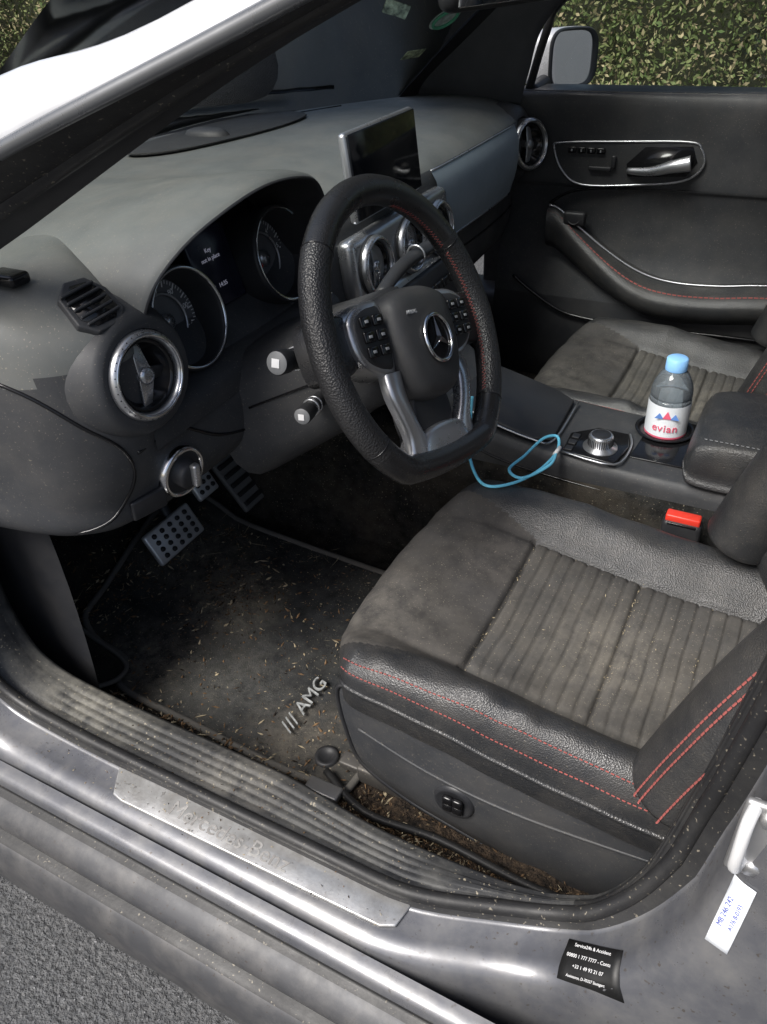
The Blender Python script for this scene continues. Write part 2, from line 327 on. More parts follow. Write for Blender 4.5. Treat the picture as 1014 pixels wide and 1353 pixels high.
# ================================================================= DASHBOARD
dash=empty('dashboard')
def xb(y):return .83-.31*(y/.68)**2
S=[(.712,[(.60,.88),(.52,.895),(.43,.90),(.38,.885),(.37,.83),(.37,.77),(.375,.71),(.39,.67),(.5,.65)]),
(.695,[(.60,.88),(.48,.905),(.35,.912),(.30,.89),(.285,.83),(.285,.76),(.295,.70),(.32,.655),(.5,.63)]),
(.66,[(.60,.885),(.46,.91),(.32,.915),(.255,.885),(.24,.83),(.24,.76),(.255,.69),(.285,.645),(.5,.62)]),
(.61,[(xb(.61),.885),(.46,.91),(.30,.92),(.225,.885),(.215,.83),(.22,.76),(.24,.69),(.275,.638),(.5,.62)]),
(.57,[(xb(.57),.885),(.48,.91),(.34,.925),(.27,.90),(.245,.85),(.235,.78),(.235,.70),(.27,.635),(.5,.62)]),
(.50,[(xb(.5),.885),(.50,.91),(.40,.925),(.36,.91),(.34,.86),(.27,.785),(.225,.72),(.26,.64),(.5,.62)]),
(.38,[(xb(.38),.885),(.50,.91),(.40,.93),(.36,.915),(.34,.86),(.27,.785),(.215,.73),(.25,.65),(.5,.62)]),
(.27,[(xb(.27),.885),(.50,.91),(.40,.925),(.36,.91),(.34,.86),(.27,.785),(.225,.73),(.25,.65),(.5,.62)]),
(.18,[(xb(.18),.885),(.52,.90),(.40,.905),(.31,.885),(.27,.84),(.25,.77),(.24,.70),(.22,.63),(.45,.6)]),
(.12,[(xb(.12),.885),(.55,.895),(.42,.89),(.31,.875),(.255,.84),(.245,.77),(.22,.70),(.19,.62),(.40,.55)]),
(0,[(xb(0),.885),(.55,.893),(.42,.888),(.31,.872),(.255,.84),(.245,.77),(.22,.70),(.19,.62),(.40,.55)]),
(-.14,[(xb(.14),.885),(.55,.893),(.42,.888),(.31,.872),(.255,.84),(.245,.77),(.23,.70),(.21,.62),(.40,.55)]),
(-.22,[(xb(.22),.885),(.55,.893),(.42,.888),(.31,.875),(.25,.84),(.243,.77),(.265,.69),(.28,.60),(.40,.5)]),
(-.45,[(xb(.45),.885),(.52,.893),(.40,.888),(.31,.875),(.25,.84),(.243,.77),(.265,.69),(.28,.60),(.40,.5)]),
(-.62,[(xb(.62),.885),(.48,.89),(.38,.888),(.30,.875),(.255,.84),(.25,.77),(.272,.69),(.29,.60),(.42,.5)]),
(-.70,[(.50,.885),(.44,.885),(.38,.883),(.32,.87),(.275,.835),(.27,.77),(.29,.69),(.31,.60),(.44,.5)])]
dobj,DG=loft('dash_body',[[(x,y,z) for x,z in pr] for y,pr in S],[dashM,dashL],dash,k=6,kr=6,matfn=lambda i,j,p:0 if p.z>.852 and j<24 else 1)
bvh=bvhof(dobj)
def drop(x,y,off=.002):
    h=bvh.ray_cast(V((x,y,1.3)),V((0,0,-1)))
    return (h[0].z if h[0] else .89)+off
def face(y,z,off=.003):
    h=bvh.ray_cast(V((-.3,y,z)),V((1,0,0)))
    return (h[0].x if h[0] else .25)-off
seam=cat([(0,y,z) for y,z in((.702,.850),(.690,.832),(.668,.795),(.642,.76),(.630,.725),(.636,.695),(.655,.672),(.685,.66))],6)
tube('end_panel_seam',[(face(p.y,p.z,.0003),p.y,p.z) for p in seam],.0022,blackG,dash,k=1,n=6)
tube('defroster_slot',[(xb(y)-.045,y,drop(xb(y)-.045,y,.0)) for y in np.linspace(.35,-.5,18)],.004,blackG,dash,k=1,n=6,sx=.5)
sp=[(.755,.02),(.76,-.20),(.70,-.36),(.61,-.35),(.60,-.20),(.665,.0)]
spc=cat([(x,y,0) for x,y in sp],5,True)
prism('speaker_panel',[(p.x,p.y,.893) for p in spc],(0,0,.004),M('speaker_grille',(.04,.041,.042),.6,grain=1,gscale=500,gtype='voronoi',bdist=.002),dash,bev=.001)
lathe('speaker_dome',(.69,-.13,.896),(0,0,1),[(.0,.012),(.03,.0115),(.045,.007),(.05,0)],dashL,dash,sy=.45)
hc=[(.588,.80,.240),(.586,.85,.230),(.570,.905,.212),(.525,.938,.200),(.455,.957,.194),(.385,.965,.192),(.315,.958,.196),(.258,.94,.205),(.224,.90,.216),(.210,.85,.230),(.204,.80,.242)]
hcc=cat([(x,y,z) for y,z,x in hc],5)
G=[]
cy,cz=.395,.84
for p in hcc:
    o=V((0,p.y-cy,p.z-cz));
    row=[V((.58,p.y*.9+.04,min(.903,.80+(p.z-.8)*.62))),V((.48,p.y*.97+.012,min(.925,.80+(p.z-.8)*.82))),V((p.x+.14,p.y,p.z-.012)),V((p.x+.05,p.y,p.z)),V((p.x+.012,p.y,p.z)),V((p.x,p.y-o.y*.012,p.z-.004)),V((p.x+.002,cy+o.y*.965,cz+o.z*.94)),V((p.x+.05,cy+o.y*.945,cz+o.z*.90)),V((p.x+.12,cy+o.y*.92,cz+o.z*.80))]
    G.append(cat(row,3))
grid('instrument_hood',G,[dashM,darkP],dash,matfn=lambda i,j,p:0 if j<15 else 1)
gax=V((-.965,.0,.262))
prism('gauge_backing',[(.322,y,z) for y,z in((.575,.77),(.57,.88),(.5,.92),(.38,.93),(.27,.92),(.22,.88),(.215,.77),(.3,.75),(.5,.75))],(.02,0,0),blackG,dash,bev=.003)
dial=M('dial_face',(.11,.112,.118),.4)
for nm,gy,gz,gr in(('speedometer',.470,.824,.054),('tachometer',.268,.836,.056)):
    c=V((.283,gy,gz))
    lathe(nm+'_cowl',c,gax,[(gr*1.10,-.04),(gr*1.12,.022),(gr*1.08,.028),(gr*1.0,.022),(gr*.93,-.018)],darkP,dash,seg=56)
    torus(nm+'_ring',c+gax.normalized()*.026,gax,gr*1.05,.0022,chrome,dash,seg=56)
    lathe(nm+'_face',c,gax,[(gr*.95,-.016),(gr*.6,-.018),(0.0001,-.018)],dial,dash,seg=48)
    u,v,w=basis(gax)
    torus(nm+'_inner_ring',c-w*.014,gax,gr*.60,.0015,silver,dash)
    vs=[];fs=[]
    for i in range(49):
        a=math.radians(-130+i*260/48);d=u*math.sin(a)+v*math.cos(a);s=d.cross(w)
        l0_,wd=(gr*.74,.0009) if i%4==0 else (gr*.82,.0005)
        k=len(vs);b0=c-w*.0145
        vs+=[b0+d*l0_-s*wd,b0+d*l0_+s*wd,b0+d*gr*.9+s*wd,b0+d*gr*.9-s*wd];fs.append((k,k+1,k+2,k+3))
    mk(nm+'_ticks',vs,fs,white,dash,smooth=False)
    a=math.radians(-128);d=u*math.sin(a)+v*math.cos(a)
    tube(nm+'_needle',[c-w*.012,c-w*.012+d*gr*.8],.0011,redB,dash,k=1,n=6)
    lathe(nm+'_hub',c-w*.016,gax,[(.010,0),(.010,.006),(.0001,.007)],silver,dash)
    for i in range(7):
        a=math.radians(-120+i*40);d=u*math.sin(a)+v*math.cos(a)
        text(nm+'_num_%d'%i,str(i*20 if nm[0]=='s' else i),c-w*.014+d*gr*.68,u,v,.009,white,dash,ex=.0002)
u,v,w=basis(gax)
dc=V((.300,.368,.852))
rbox('driver_display',dc,(.078,.095,.01),dispM,dash,ax=gax,bev=.003)
for i,(s,dz) in enumerate((('Key',.022),('not in place',.012),('P   14:35',-.022))):
    text('display_text_%d'%i,s,dc+w*.0055+v*dz-u*.004,u,v,.0075,lit,dash,ex=.0002)
loft('cluster_shroud',[[(.31,y,.775),(.25,y,.772),(.225,y,.760),(.222,y,.735)] for y in(.60,.5,.38,.26,.20)],dashL,dash)
def vent(nm,c,r,ax=(-1,0,.12)):
    c=V(c);ax=V(ax).normalized();u,v,w=basis(ax)
    lathe(nm+'_bezel',c,ax,[(r*1.14,-.02),(r*1.13,.006),(r*1.10,.011),(r*1.04,.014),(r*.97,.014),(r*.92,.008),(r*.90,-.01),(r*.88,-.03)],[silver,darkP],dash,seg=56,matfn=lambda i,j,p:1 if i<1 else 0)
    torus(nm+'_ring',c+ax*.013,ax,r*1.0,.0018,chrome,dash,seg=56)
    lathe(nm+'_bowl',c,ax,[(r*.905,.006),(r*.84,.008),(r*.80,.004),(r*.6,-.008),(r*.3,-.016),(.0001,-.018)],blackG,dash)
    th=.25
    d=v*math.cos(th)+u*math.sin(th);s=w.cross(d)
    for sg in(1,-1):
        q=[c+w*.004+s*.009,c+w*.006-s*.009,c-w*.002+d*sg*r*.80-s*(r*.10)+s*sg*r*.12,c+w*.001+d*sg*r*.80+s*(r*.20)+s*sg*r*.12]
        mk(nm+'_fin_%d'%(sg+1),q,[(0,1,2,3)],silver,dash,solid=.003,bevel=.001)
        q=[c-w*.001+d*.008,c-w*.003-d*.008,c-w*.006+s*sg*r*.80-d*r*.12,c-w*.002+s*sg*r*.80+d*r*.16]
        mk(nm+'_vane_%d'%(sg+1),q,[(0,1,2,3)],darkP,dash,solid=.003,bevel=.001)
    lathe(nm+'_cap',c+w*.005,ax,[(.009,-.01),(.009,.003),(.005,.005),(.0001,.005)],silver,dash)
    vs=[];fs=[]
    for i in range(36):
        a=2*math.pi*i/36;d=u*math.cos(a)+v*math.sin(a);s=w.cross(d);k0=len(vs);b0=c+w*.0147
        vs+=[b0+d*r*.99-s*.0006,b0+d*r*.99+s*.0006,b0+d*r*1.08+s*.0006-w*.002,b0+d*r*1.08-s*.0006-w*.002];fs.append((k0,k0+1,k0+2,k0+3))
    mk(nm+'_notches',vs,fs,blackG,dash,smooth=False)
lathe('left_vent_pod',(.225,.598,.826),(-1,.08,.1),[(.085,-.05),(.074,-.016),(.062,.008),(.055,.016),(.046,.014)],dashL,dash)
vent('left_vent',(.216,.600,.826),.041,(-1,.08,.12))
lathe('right_vent_pod',(.262,-.645,.80),(-1,.1,.1),[(.085,-.04),(.075,-.005),(.062,.006),(.052,.010)],dashL,dash)
vent('right_vent',(.238,-.640,.80),.046,(-1,.42,.15))
for i,(y,z) in enumerate(((.098,.775),(-.020,.772),(-.130,.768))):
    vent('centre_vent_%d'%i,(.222,y,z),.040)
rbox('centre_vent_panel',(.236,-.015,.772),(.34,.105,.03),silver,dash,ax=(-1,0,.1),bev=.012)
nd=V((-.62,.10,.78)).normalized();uu=V((0,1,0));uu=(uu-nd*uu.dot(nd)).normalized();vv=nd.cross(uu)
if vv.z<0:vv=-vv
hh=bvh.ray_cast(V((.262,.612,.88))+nd*.3,-nd);c0=hh[0] if hh[0] else V((.262,.612,.9))
def dvp(a,b,c=0):return c0+uu*a+vv*b+nd*c
dvo=[(-.026,-.018),(-.012,-.030),(.016,-.028),(.028,-.012),(.022,.020),(.004,.032),(-.018,.028),(-.028,.008)]
prism('defroster_frame',[dvp(a,b,-.008) for a,b in dvo],nd*.010,dashL,dash,bev=.002)
prism('defroster_cavity',[dvp(a*.78,b*.78,.0022) for a,b in dvo],nd*.0008,blackG,dash,bev=0)
for i in range(5):
    rbox('defroster_slat_%d'%i,dvp(.001,-.017+.0088*i,.004),(.040,.0028,.004),dashL,dash,ax=nd,up=vv,bev=.001)
rbox('dash_clip',(.325,.635,drop(.325,.635)+.005),(.038,.024,.012),blackG,dash,bev=.004)
dr=[]
for y in np.linspace(-.175,-.585,14):
    zt=.848;zb=.712
    dr.append([V((face(y,z,.006),y,z)) for z in np.linspace(zt,zb,9)])
grid('decor_inlay',dr,decor,dash)
tube('decor_edge',[r[0] for r in dr],.002,silver,dash,k=1,n=6)
tube('decor_edge_low',[r[-1] for r in dr],.002,silver,dash,k=1,n=6)
tube('dash_seam',[(face(y,.665,.001),y,.665) for y in np.linspace(-.2,-.66,10)],.002,blackG,dash,k=1,n=6)
rbox('radio_panel',(.205,-.015,.685),(.24,.07,.03),darkP,dash,ax=(-1,0,.35),bev=.006)
rbox('radio_trim',(.214,-.015,.685),(.27,.10,.028),silver,dash,ax=(-1,0,.35),bev=.012)
for i in range(8):
    for j in range(2):
        rbox('radio_button_%d%d'%(i,j),(.186+.008*j,.085-.028*i,.695-.024*j),(.022,.014,.008),silver if j else blackG,dash,ax=(-1,0,.35),bev=.002)
lc=V((face(.565,.685,.004),.565,.685))
lathe('light_switch',lc,(-1,.1,-.1),[(.032,-.02),(.032,.004),(.028,.008),(.026,.003)],chrome,dash)
lathe('light_switch_face',lc,(-1,.1,-.1),[(.027,.004),(.017,.003),(.017,.016),(.013,.019),(.0001,.019)],darkP,dash)
rbox('light_switch_grip',lc+V((-.022,0,0)),(.010,.030,.010),silver,dash,ax=(-1,.1,-.1),bev=.003)
rbox('brake_release',(face(.62,.665,.004),.615,.668),(.045,.026,.008),darkP,dash,ax=(-1,.3,-.1),bev=.003)
tube('knee_seam',[(face(y,z,.0005),y,z) for y,z in((.625,.745),(.59,.745),(.55,.735),(.50,.70),(.44,.68))],.0022,blackG,dash,n=6)
scr=empty('display_screen')
sa=V((-1,.0,.10)).normalized()
rbox('screen_bezel',(.245,.012,.900),(.215,.122,.014),silver,scr,ax=sa,bev=.006)
rbox('screen_front',(.2375,.012,.901),(.208,.115,.004),screenM,scr,ax=sa,bev=.002)
rbox('screen_foot',(.262,.012,.86),(.10,.04,.03),darkP,scr,ax=sa,bev=.008)
rv=empty('rear_view_mirror')
rbox('mirror_housing',(.085,-.06,1.128),(.24,.075,.035),darkP,rv,ax=(-1,.35,-.1),bev=.016)
rbox('mirror_face',(.065,-.053,1.127),(.225,.06,.004),mirrorM,rv,ax=(-1,.35,-.1),bev=.002)
tube('mirror_stem',[(.10,-.06,1.15),(.13,-.06,1.22)],.012,darkP,rv)
vg=empty('parking_sticker')
lathe('sticker_disc',(.37,-.50,1.045),(-.5,.2,-.8),[(.034,0),(.0001,.0005)],M('sticker_pale',(.45,.52,.50),.6,var=.5,vscale=60),vg)
torus('sticker_ring',(.369,-.499,1.043),(-.5,.2,-.8),.026,.003,grn,vg)
rbox('sticker_tag',(.44,-.50,.985),(.05,.028,.001),M('tag_print',(.40,.46,.30),.6,var=.8,vscale=80),vg,ax=(-.5,.2,-.8),bev=.0002)
# ================================================================= STEERING WHEEL
sw=empty('steering_wheel')
W=V((.028,.357,.800));w_=V((-.906,0,.423)).normalized();u0=V((0,-1,0));v0=w_.cross(u0)
rot=math.radians(-15);U_=u0*math.cos(rot)+v0*math.sin(rot);V_=-u0*math.sin(rot)+v0*math.cos(rot)
def wp(a,b,c=0):return W+U_*a+V_*b+w_*c
def hp(a,b,c=0):return wp(a-.002,b-.013,c-.006)
R=.166;rim=[];angs=[]
for i in range(96):
    a=2*math.pi*i/96;x=R*math.cos(a);y=R*math.sin(a)
    if y<-.140:y=-.140-(abs(y)-.140)*.25
    rim.append(wp(x,y));angs.append(math.degrees(a))
def rimmat(i,j,p):
    a=angs[i]
    return 1 if (a<38 or a>322 or 142<a<218) else 0
tube('rim',rim,.0165,[wheelL,perf],sw,k=1,closed=True,n=18,sx=1.0,matfn=rimmat)
for a in(38,142,218,322):
    a=math.radians(a);x=R*math.cos(a);y=R*math.sin(a);d=V_*math.cos(a)-U_*math.sin(a)
    torus('rim_joint_%d'%int(math.degrees(a)),wp(x,y),d,.0163,.0008,blackG,sw)
for rngA in((-36,36),(146,214),(40,80)):
    n=int(abs(rngA[1]-rngA[0])*1.1)
    pts=[]
    for i in range(n+1):
        a=math.radians(rngA[0]+(rngA[1]-rngA[0])*i/n);r=R-.0163;x=r*math.cos(a);y=r*math.sin(a);pts.append(wp(x,y,.0045 if i%2 else -.0005))
    tube('rim_stitch_%d'%rngA[0],pts,.0006,redS,sw,k=1,n=5)
def dome(nm,outl,depth,mat,c0=0,steps=(1,.97,.9,.75,.5,.25,.0),hs=(0,.45,.72,.9,.97,1,1),par=sw,cen=(0,0),fn=None):
    fn=fn or wp
    O=cat([(a,b,0) for a,b in outl],6,True);G=[]
    G.append([fn(p.x*1.0+0,p.y,c0-.03) for p in O])
    for s,h in zip(steps,hs):
        G.append([fn(cen[0]+(p.x-cen[0])*s,cen[1]+(p.y-cen[1])*s,c0+depth*h) for p in O])
    return grid(nm,G,mat,par,cv=True)
hub=[(-.062,.034),(-.054,.056),(-.02,.066),(.02,.066),(.054,.056),(.062,.034),(.060,-.01),(.044,-.048),(.02,-.062),(-.02,-.062),(-.044,-.048),(-.060,-.01)]
dome('airbag_cover',hub,.026,M('airbag_plastic',(.036,.037,.039),.5,grain=.5,gscale=1300,dust=.15),.010,fn=hp)
c=hp(.0,.002,.0385)
torus('badge_ring',c,w_,.0265,.0022,chrome,sw)
lathe('badge_disc',c-w_*.0015,w_,[(.0265,0),(.0001,.001)],blackG,sw)
sv=[c+w_*.004];
for i in range(6):
    a=math.pi/2+i*math.pi/3;r=.0255 if i%2==0 else .0045
    sv.append(c+(U_*math.cos(a)+V_*math.sin(a))*r+w_*.0005)
mk('badge_star',sv,[(0,1+i,1+(i+1)%6) for i in range(6)],chrome,sw,smooth=False)
text('airbag_text','AIRBAG',hp(-.034,.036,.0345),U_,V_,.006,greyT,sw)
text('hub_text','AMG',hp(.0,-.044,.0330),U_,V_,.008,greyT,sw)
for sg in(1,-1):
    pad=[(sg*.060,.038),(sg*.080,.046),(sg*.108,.040),(sg*.124,.026),(sg*.124,-.004),(sg*.110,-.024),(sg*.082,-.036),(sg*.062,-.030)]
    dome('spoke_frame_%d'%(sg+1),pad,.007,silver,.002,cen=(sg*.093,.006))
    pin=[(sg*(.093+(abs(a)-.093)*.84),.006+(b-.006)*.84) for a,b in pad]
    dome('spoke_pad_%d'%(sg+1),pin,.006,darkP,.0055,cen=(sg*.093,.006))
    for k,(a,b) in enumerate(((.080,.024),(.080,.008),(.080,-.008),(.103,.024),(.103,.008),(.103,-.008))):
        rbox('spoke_button_%d%d'%(sg+1,k),wp(sg*a,b,.0125),(.018,.012,.004),blackG,sw,ax=w_,up=V_,bev=.002)
        rbox('spoke_icon_%d%d'%(sg+1,k),wp(sg*a,b,.0147),(.006,.003,.0006),greyT,sw,ax=w_,up=V_,bev=.0001)
    dome('spoke_arm_%d'%(sg+1),[(sg*.11,.032),(sg*.162,.034),(sg*.162,-.024),(sg*.11,-.016)],.006,wheelL,-.006,cen=(sg*.14,.005))
    G=[]
    for a,b,cc,hw in((.070,-.034,.006,.014),(.074,-.058,.008,.013),(.066,-.085,.007,.012),(.055,-.110,.004,.014),(.050,-.138,.002,.022)):
        G.append([wp(sg*(a+hw),b,cc-.012),wp(sg*(a+hw),b,cc),wp(sg*(a),b,cc+.004),wp(sg*(a-hw),b,cc),wp(sg*(a-hw),b,cc-.012)])
    G=[cat(r,3) for r in zip(*[cat(q,5) for q in zip(*G)])]
    grid('lower_spoke_%d'%(sg+1),G,silver,sw)
dome('lower_spoke_plate',[(-.034,-.108),(.034,-.108),(.058,-.134),(.045,-.146),(-.045,-.146),(-.058,-.134)],.006,silver,.002,cen=(0,-.128))
dome('lower_spoke_inset',[(-.030,-.060),(.030,-.060),(.034,-.112),(-.034,-.112)],.004,darkP,-.004,cen=(0,-.085))
col=empty('steering_column')
def ringbox(c,hw,hh,n=20):
    out=[]
    for i in range(n):
        a=2*math.pi*i/n;ca,sa_=math.cos(a),math.sin(a)
        out.append(c+u0*hw*math.copysign(abs(ca)**.6,ca)+v0*hh*math.copysign(abs(sa_)**.6,sa_))
    return out
Gc=[ringbox(W-w_*d+v0*dz,a,b) for d,a,b,dz in((.018,.035,.035,0),(.025,.064,.058,0),(.07,.070,.062,-.003),(.13,.080,.072,-.01),(.26,.11,.085,-.02))]
grid('column_cowl',Gc,dashL,col,cv=True)
tube('cowl_split',[W-w_*d-u0*(a+.001) for d,a in((.03,.063),(.07,.070),(.13,.080),(.2,.095))],.0016,blackG,col,n=6)
def stalk(nm,a,b,r,tip):
    a=V(a);b=V(b);d=(b-a).normalized()
    tube(nm,[a,a.lerp(b,.5),b],r,darkP,col,n=14)
    torus(nm+'_band',a.lerp(b,.72),d,r*1.05,.0015,silver,col)
    torus(nm+'_band_b',a.lerp(b,.58),d,r*1.05,.001,silver,col)
    lathe(nm+'_tip',b-d*.004,d,[(r*1.12,-.006),(r*1.15,.008),(r*1.05,.011)],darkP,col)
    lathe(nm+'_tip_cap',b-d*.004,d,[(r*1.05,.011),(r*.8,.0125),(.0001,.013)],tip,col)
    rbox(nm+'_tip_mark',b+d*.0094,(r*.8,r*.8,.0006),white,col,ax=d,bev=.0001)
stalk('indicator_stalk',(.11,.41,.79),(.105,.515,.822),.0115,greyP)
stalk('cruise_stalk',(.12,.41,.735),(.108,.480,.742),.009,greyP)
tube('wiper_stalk',[(.10,.30,.82),(.10,.24,.835),(.10,.155,.835)],lambda t:.009+.004*t,darkP,col,n=14,sx=.6)
torus('wiper_stalk_band',(.10,.20,.836),(0,-1,.0),.0125,.0015,silver,col)
# ================================================================= PEDALS
ped=empty('pedal_set')
pedS=M('pedal_steel',(.7,.7,.7),.4,metal=.5,dust=.4)
def pedal(nm,c,wd,ht,ax,metal=True,nx=5,ny=4,up=(0,0,1)):
    rbox(nm,c,(wd,ht,.012),pedS if metal else rubber,ped,ax=ax,bev=.005,up=up)
    u,v,w=basis(ax,up)
    for i in range(nx):
        for j in range(ny):
            q=V(c)+u*((i+.5)/nx-.5)*wd*.86+v*((j+.5)/ny-.5)*ht*.84+w*.006
            lathe(nm+'_stud_%d%d'%(i,j),q,w,[(.0048,0),(.0042,.003),(.0001,.0035)],rubber,ped,seg=10)
pedal('brake_pedal',(.52,.345,.345),.116,.062,(-.85,0,.5))
tube('brake_arm',[(.535,.33,.35),(.62,.30,.48),(.66,.29,.62)],.010,darkP,ped)
pedal('metal_pedal',(.555,.225,.385),.055,.085,(-.85,0,.5),nx=3,ny=5)
tube('metal_pedal_arm',[(.565,.225,.40),(.63,.22,.50),(.66,.22,.62)],.008,darkP,ped)
ribM=M('rib',(.13,.13,.127),.6,dust=.5)
rbox('accelerator_pedal',(.55,.135,.37),(.095,.20,.012),ribM,ped,ax=(-.80,0,.6),bev=.005)
for i in range(9):
    u,v,w=basis((-.8,0,.6));rbox('accelerator_rib_%d'%i,V((.55,.135,.37))+v*(-.085+.021*i)+w*.008,(.084,.009,.006),rubber,ped,ax=w,bev=.001)
# ================================================================= FLOOR MAT
fm=empty('floor_mat')
mo=[(.62,.20),(.585,.47),(.56,.54),(.47,.555),(.44,.60),(.30,.610),(.06,.615),(.02,.58),(.03,.42),(.06,.22),(.25,.19),(.45,.18)]
MO=cat([(x,y,0) for x,y in mo],5,True)
def mz(x,y):
    return floorz(x)+.016+.0015*math.sin(x*25+y*11)+.012*math.exp(-((x-.38)**2+(y-.40)**2)/.004)-.008*math.exp(-((x-.34)**2+(y-.44)**2)/.003)
G=[]
cx,cy_=.30,.40
for s in np.linspace(0,1,40):
    G.append([V((cx+(p.x-cx)*s,cy_+(p.y-cy_)*s,mz(cx+(p.x-cx)*s,cy_+(p.y-cy_)*s))) for p in MO])
G.append([V((p.x,p.y,mz(p.x,p.y)-.02)) for p in MO])
grid('mat_surface',G,matM,fm,cv=True)
tube('mat_binding',[V((p.x,p.y,mz(p.x,p.y))) for p in MO],.0055,M('mat_binding',(.11,.105,.095),.9,dust=.7,grain=.5,gscale=500),fm,k=1,closed=True,n=8)
text('mat_lettering','/// AMG',(.150,.515,.2595),(0,-1,.0),(1,0,0),.032,M('mat_print',(.27,.28,.28),.8,var=.6,vscale=120),fm,shear=.25,ex=.0012)
lathe('mat_fixing',(.075,.575,mz(.075,.575)),(0,0,1),[(.018,-.004),(.017,.004),(.012,.005),(.010,.002),(.0001,.002)],darkP,fm)
frs=empty('foot_rest')
loft('foot_rest_pad',[[(.44,.572,.262),(.44,.60,.268),(.44,.64,.285)],[(.56,.56,.30),(.56,.60,.305),(.56,.65,.32)],[(.70,.56,.42),(.70,.60,.42),(.70,.65,.43)]],carpet,frs)
tube('foot_rest_binding',[(.70,.56,.423),(.56,.56,.303),(.46,.565,.266),(.435,.60,.270),(.44,.64,.287)],.004,bpy.data.materials['mat_binding'],frs,n=8)
# ================================================================= SEATS
def make_seat(name):
    st=empty(name)
    yc=.405
    prof=[(-.44,.445),(-.38,.447),(-.30,.452),(-.20,.465),(-.10,.482),(-.02,.492),(.03,.488),(.058,.468),(.072,.435),(.070,.40)]
    pc=cat([(x,0,z) for x,z in prof],40)
    ac=[(0,0),(.04,0),(.08,.001),(.115,.003),(.130,.001),(.145,.012),(.170,.034),(.195,.041),(.215,.030),(.228,.004),(.231,-.03),(.228,-.055)]
    acc=cat([(o,0,z) for o,z in ac],6)
    full=[(-p.x,p.z) for p in acc[::-1]]+[(p.x,p.z) for p in acc[1:]]
    def bol(x):return 1 if x<-.16 else max(.25,1-(x+.16)/.20*.75)
    def ws(x):
        if x<-.05:return 1
        t=(x+.05)/.125;return 1-.20*t*t*t
    def oy(o):return o if o<.13 else .13+(o-.13)*.80
    def pt(px,pz,o,dz,e=0):
        b=bol(px)
        z=pz+(dz*b if dz>0 else dz)
        ao=abs(o)
        if ao<.128 and px<-.112:
            ph=((px+.262+.0006*math.sin(o*50))/.0185)%1.0
            g=math.exp(-((min(ph,1-ph))/.08)**2)
            z+=.0018-.0050*g
            if abs(px+.262)<.005:z-=.004
            z-=.006*(1-(ao/.128)**2)
        z-=.006*math.exp(-((ao-.130)/.0035)**2)*(px<-.105)
        z-=.006*math.exp(-((px+.112)/.003)**2)*(ao<.13)
        z+=.0012*math.sin(px*60+o*40)*math.sin(o*75-px*22)*(ao>.13 or px>-.11)
        z+=.0018*math.exp(-((o-.19)/.02)**2)*math.sin(px*85+math.sin(px*31)*2)*(px<.0)
        return V((px+ (-.04*(ao/.23)**3 if px>.0 else 0)*max(0,px/.07),yc+oy(o)*ws(px),z+e))
    G=[[pt(p.x,p.z,o,dz) for o,dz in full] for p in pc]
    def mf(i,j,p):
        o=full[j][0];px=pc[min(i,len(pc)-1)].x;ao=abs(o)
        if px<-.112: return 2 if ao<.130 else 0
        lim=.135+(px+.112)/.15*.055
        return 1 if ao<min(lim,.212) else 0
    grid('cushion',G,[leather,suede,fabric],st,matfn=mf)
    def surf(x,o,e=.0006):
        b=min(pc,key=lambda p:abs(p.x-x) if p.z>.46 or p.x<.05 else 9)
        fo=sorted(full,key=lambda q:abs(q[0]-o))[:2];dz=fo[0][1]
        return pt(b.x,b.z,fo[0][0],dz,e)
    paths=[]
    for o1,o2 in((.226,.228),(.215,.205)):
        paths.append([surf(x,o1,.0010)+V((0,.0008,0)) for x in np.linspace(-.36,.03,60)])
    dashes('red_stitching',paths,redS,st,r=.0007,L=.0035,gap=.002)
    tube('side_piping',[pt(p.x,p.z,.2305,-.018)+V((0,.001,0)) for p in pc if -.42<p.x<.055][::8],.0035,leather,st,k=3,n=8)
    def shell(y,sg,nm):
        ol=[(.020,.450),(.032,.43),(.026,.37),(.008,.31),(-.05,.272),(-.12,.252),(-.22,.228),(-.30,.205),(-.37,.208),(-.42,.25),(-.44,.34),(-.44,.435),(-.37,.436),(-.30,.416),(-.20,.412),(-.10,.42),(-.02,.438)]
        O=cat([(x,0,z) for x,z in ol],4,True);c=V((-.20,0,.34));G=[]
        for s,d in((1,-.06),(1,-.004),(.985,.003),(.95,.006),(.8,.009),(.5,.010),(.0,.011)):
            G.append([V((c.x+(p.x-c.x)*s,y+sg*d,c.z+(p.z-c.z)*s)) for p in O])
        grid(nm,G,dashL,st,cv=True)
        tube(nm+'_edge',[V((p.x*.985-.003,y+sg*.004,p.z)) for p in O],.003,darkP,st,k=1,closed=True,n=6)
        tube(nm+'_crease',[(-.0,y+sg*.0095,.385),(-.10,y+sg*.011,.355),(-.22,y+sg*.011,.345),(-.40,y+sg*.008,.36)],.0022,dashL,st,n=6)
    shell(yc+.186,1,'side_shell');shell(yc-.215,-1,'side_shell_inner')
    k0=V((-.130,yc+.199,.318))
    lathe('adjuster_recess',k0,(0,1,0),[(.027,-.003),(.024,.002),(.021,.001),(.0001,-.003)],darkP,st)
    for i in range(4):
        a=math.pi/4+i*math.pi/2;rbox('adjuster_lobe_%d'%i,k0+V((math.cos(a)*.009,.003,math.sin(a)*.009)),(.014,.008,.014),blackG,st,bev=.004)
    rbox('front_apron',(-.005,yc-.01,.385),(.04,.36,.12),darkP,st,bev=.015)
    railM=M('rail_metal',(.12,.115,.11),.6,metal=.6,dust=.5,speck=.6)
    for sg in(-1,1):
        rbox('seat_rail_%d'%(sg+1),(-.19,yc+sg*.165,.262),(.42,.035,.03),railM,st,bev=.004)
        rbox('rail_foot_%d'%(sg+1),(.035,yc+sg*.165,.256),(.035,.022,.016),railM,st,bev=.003)
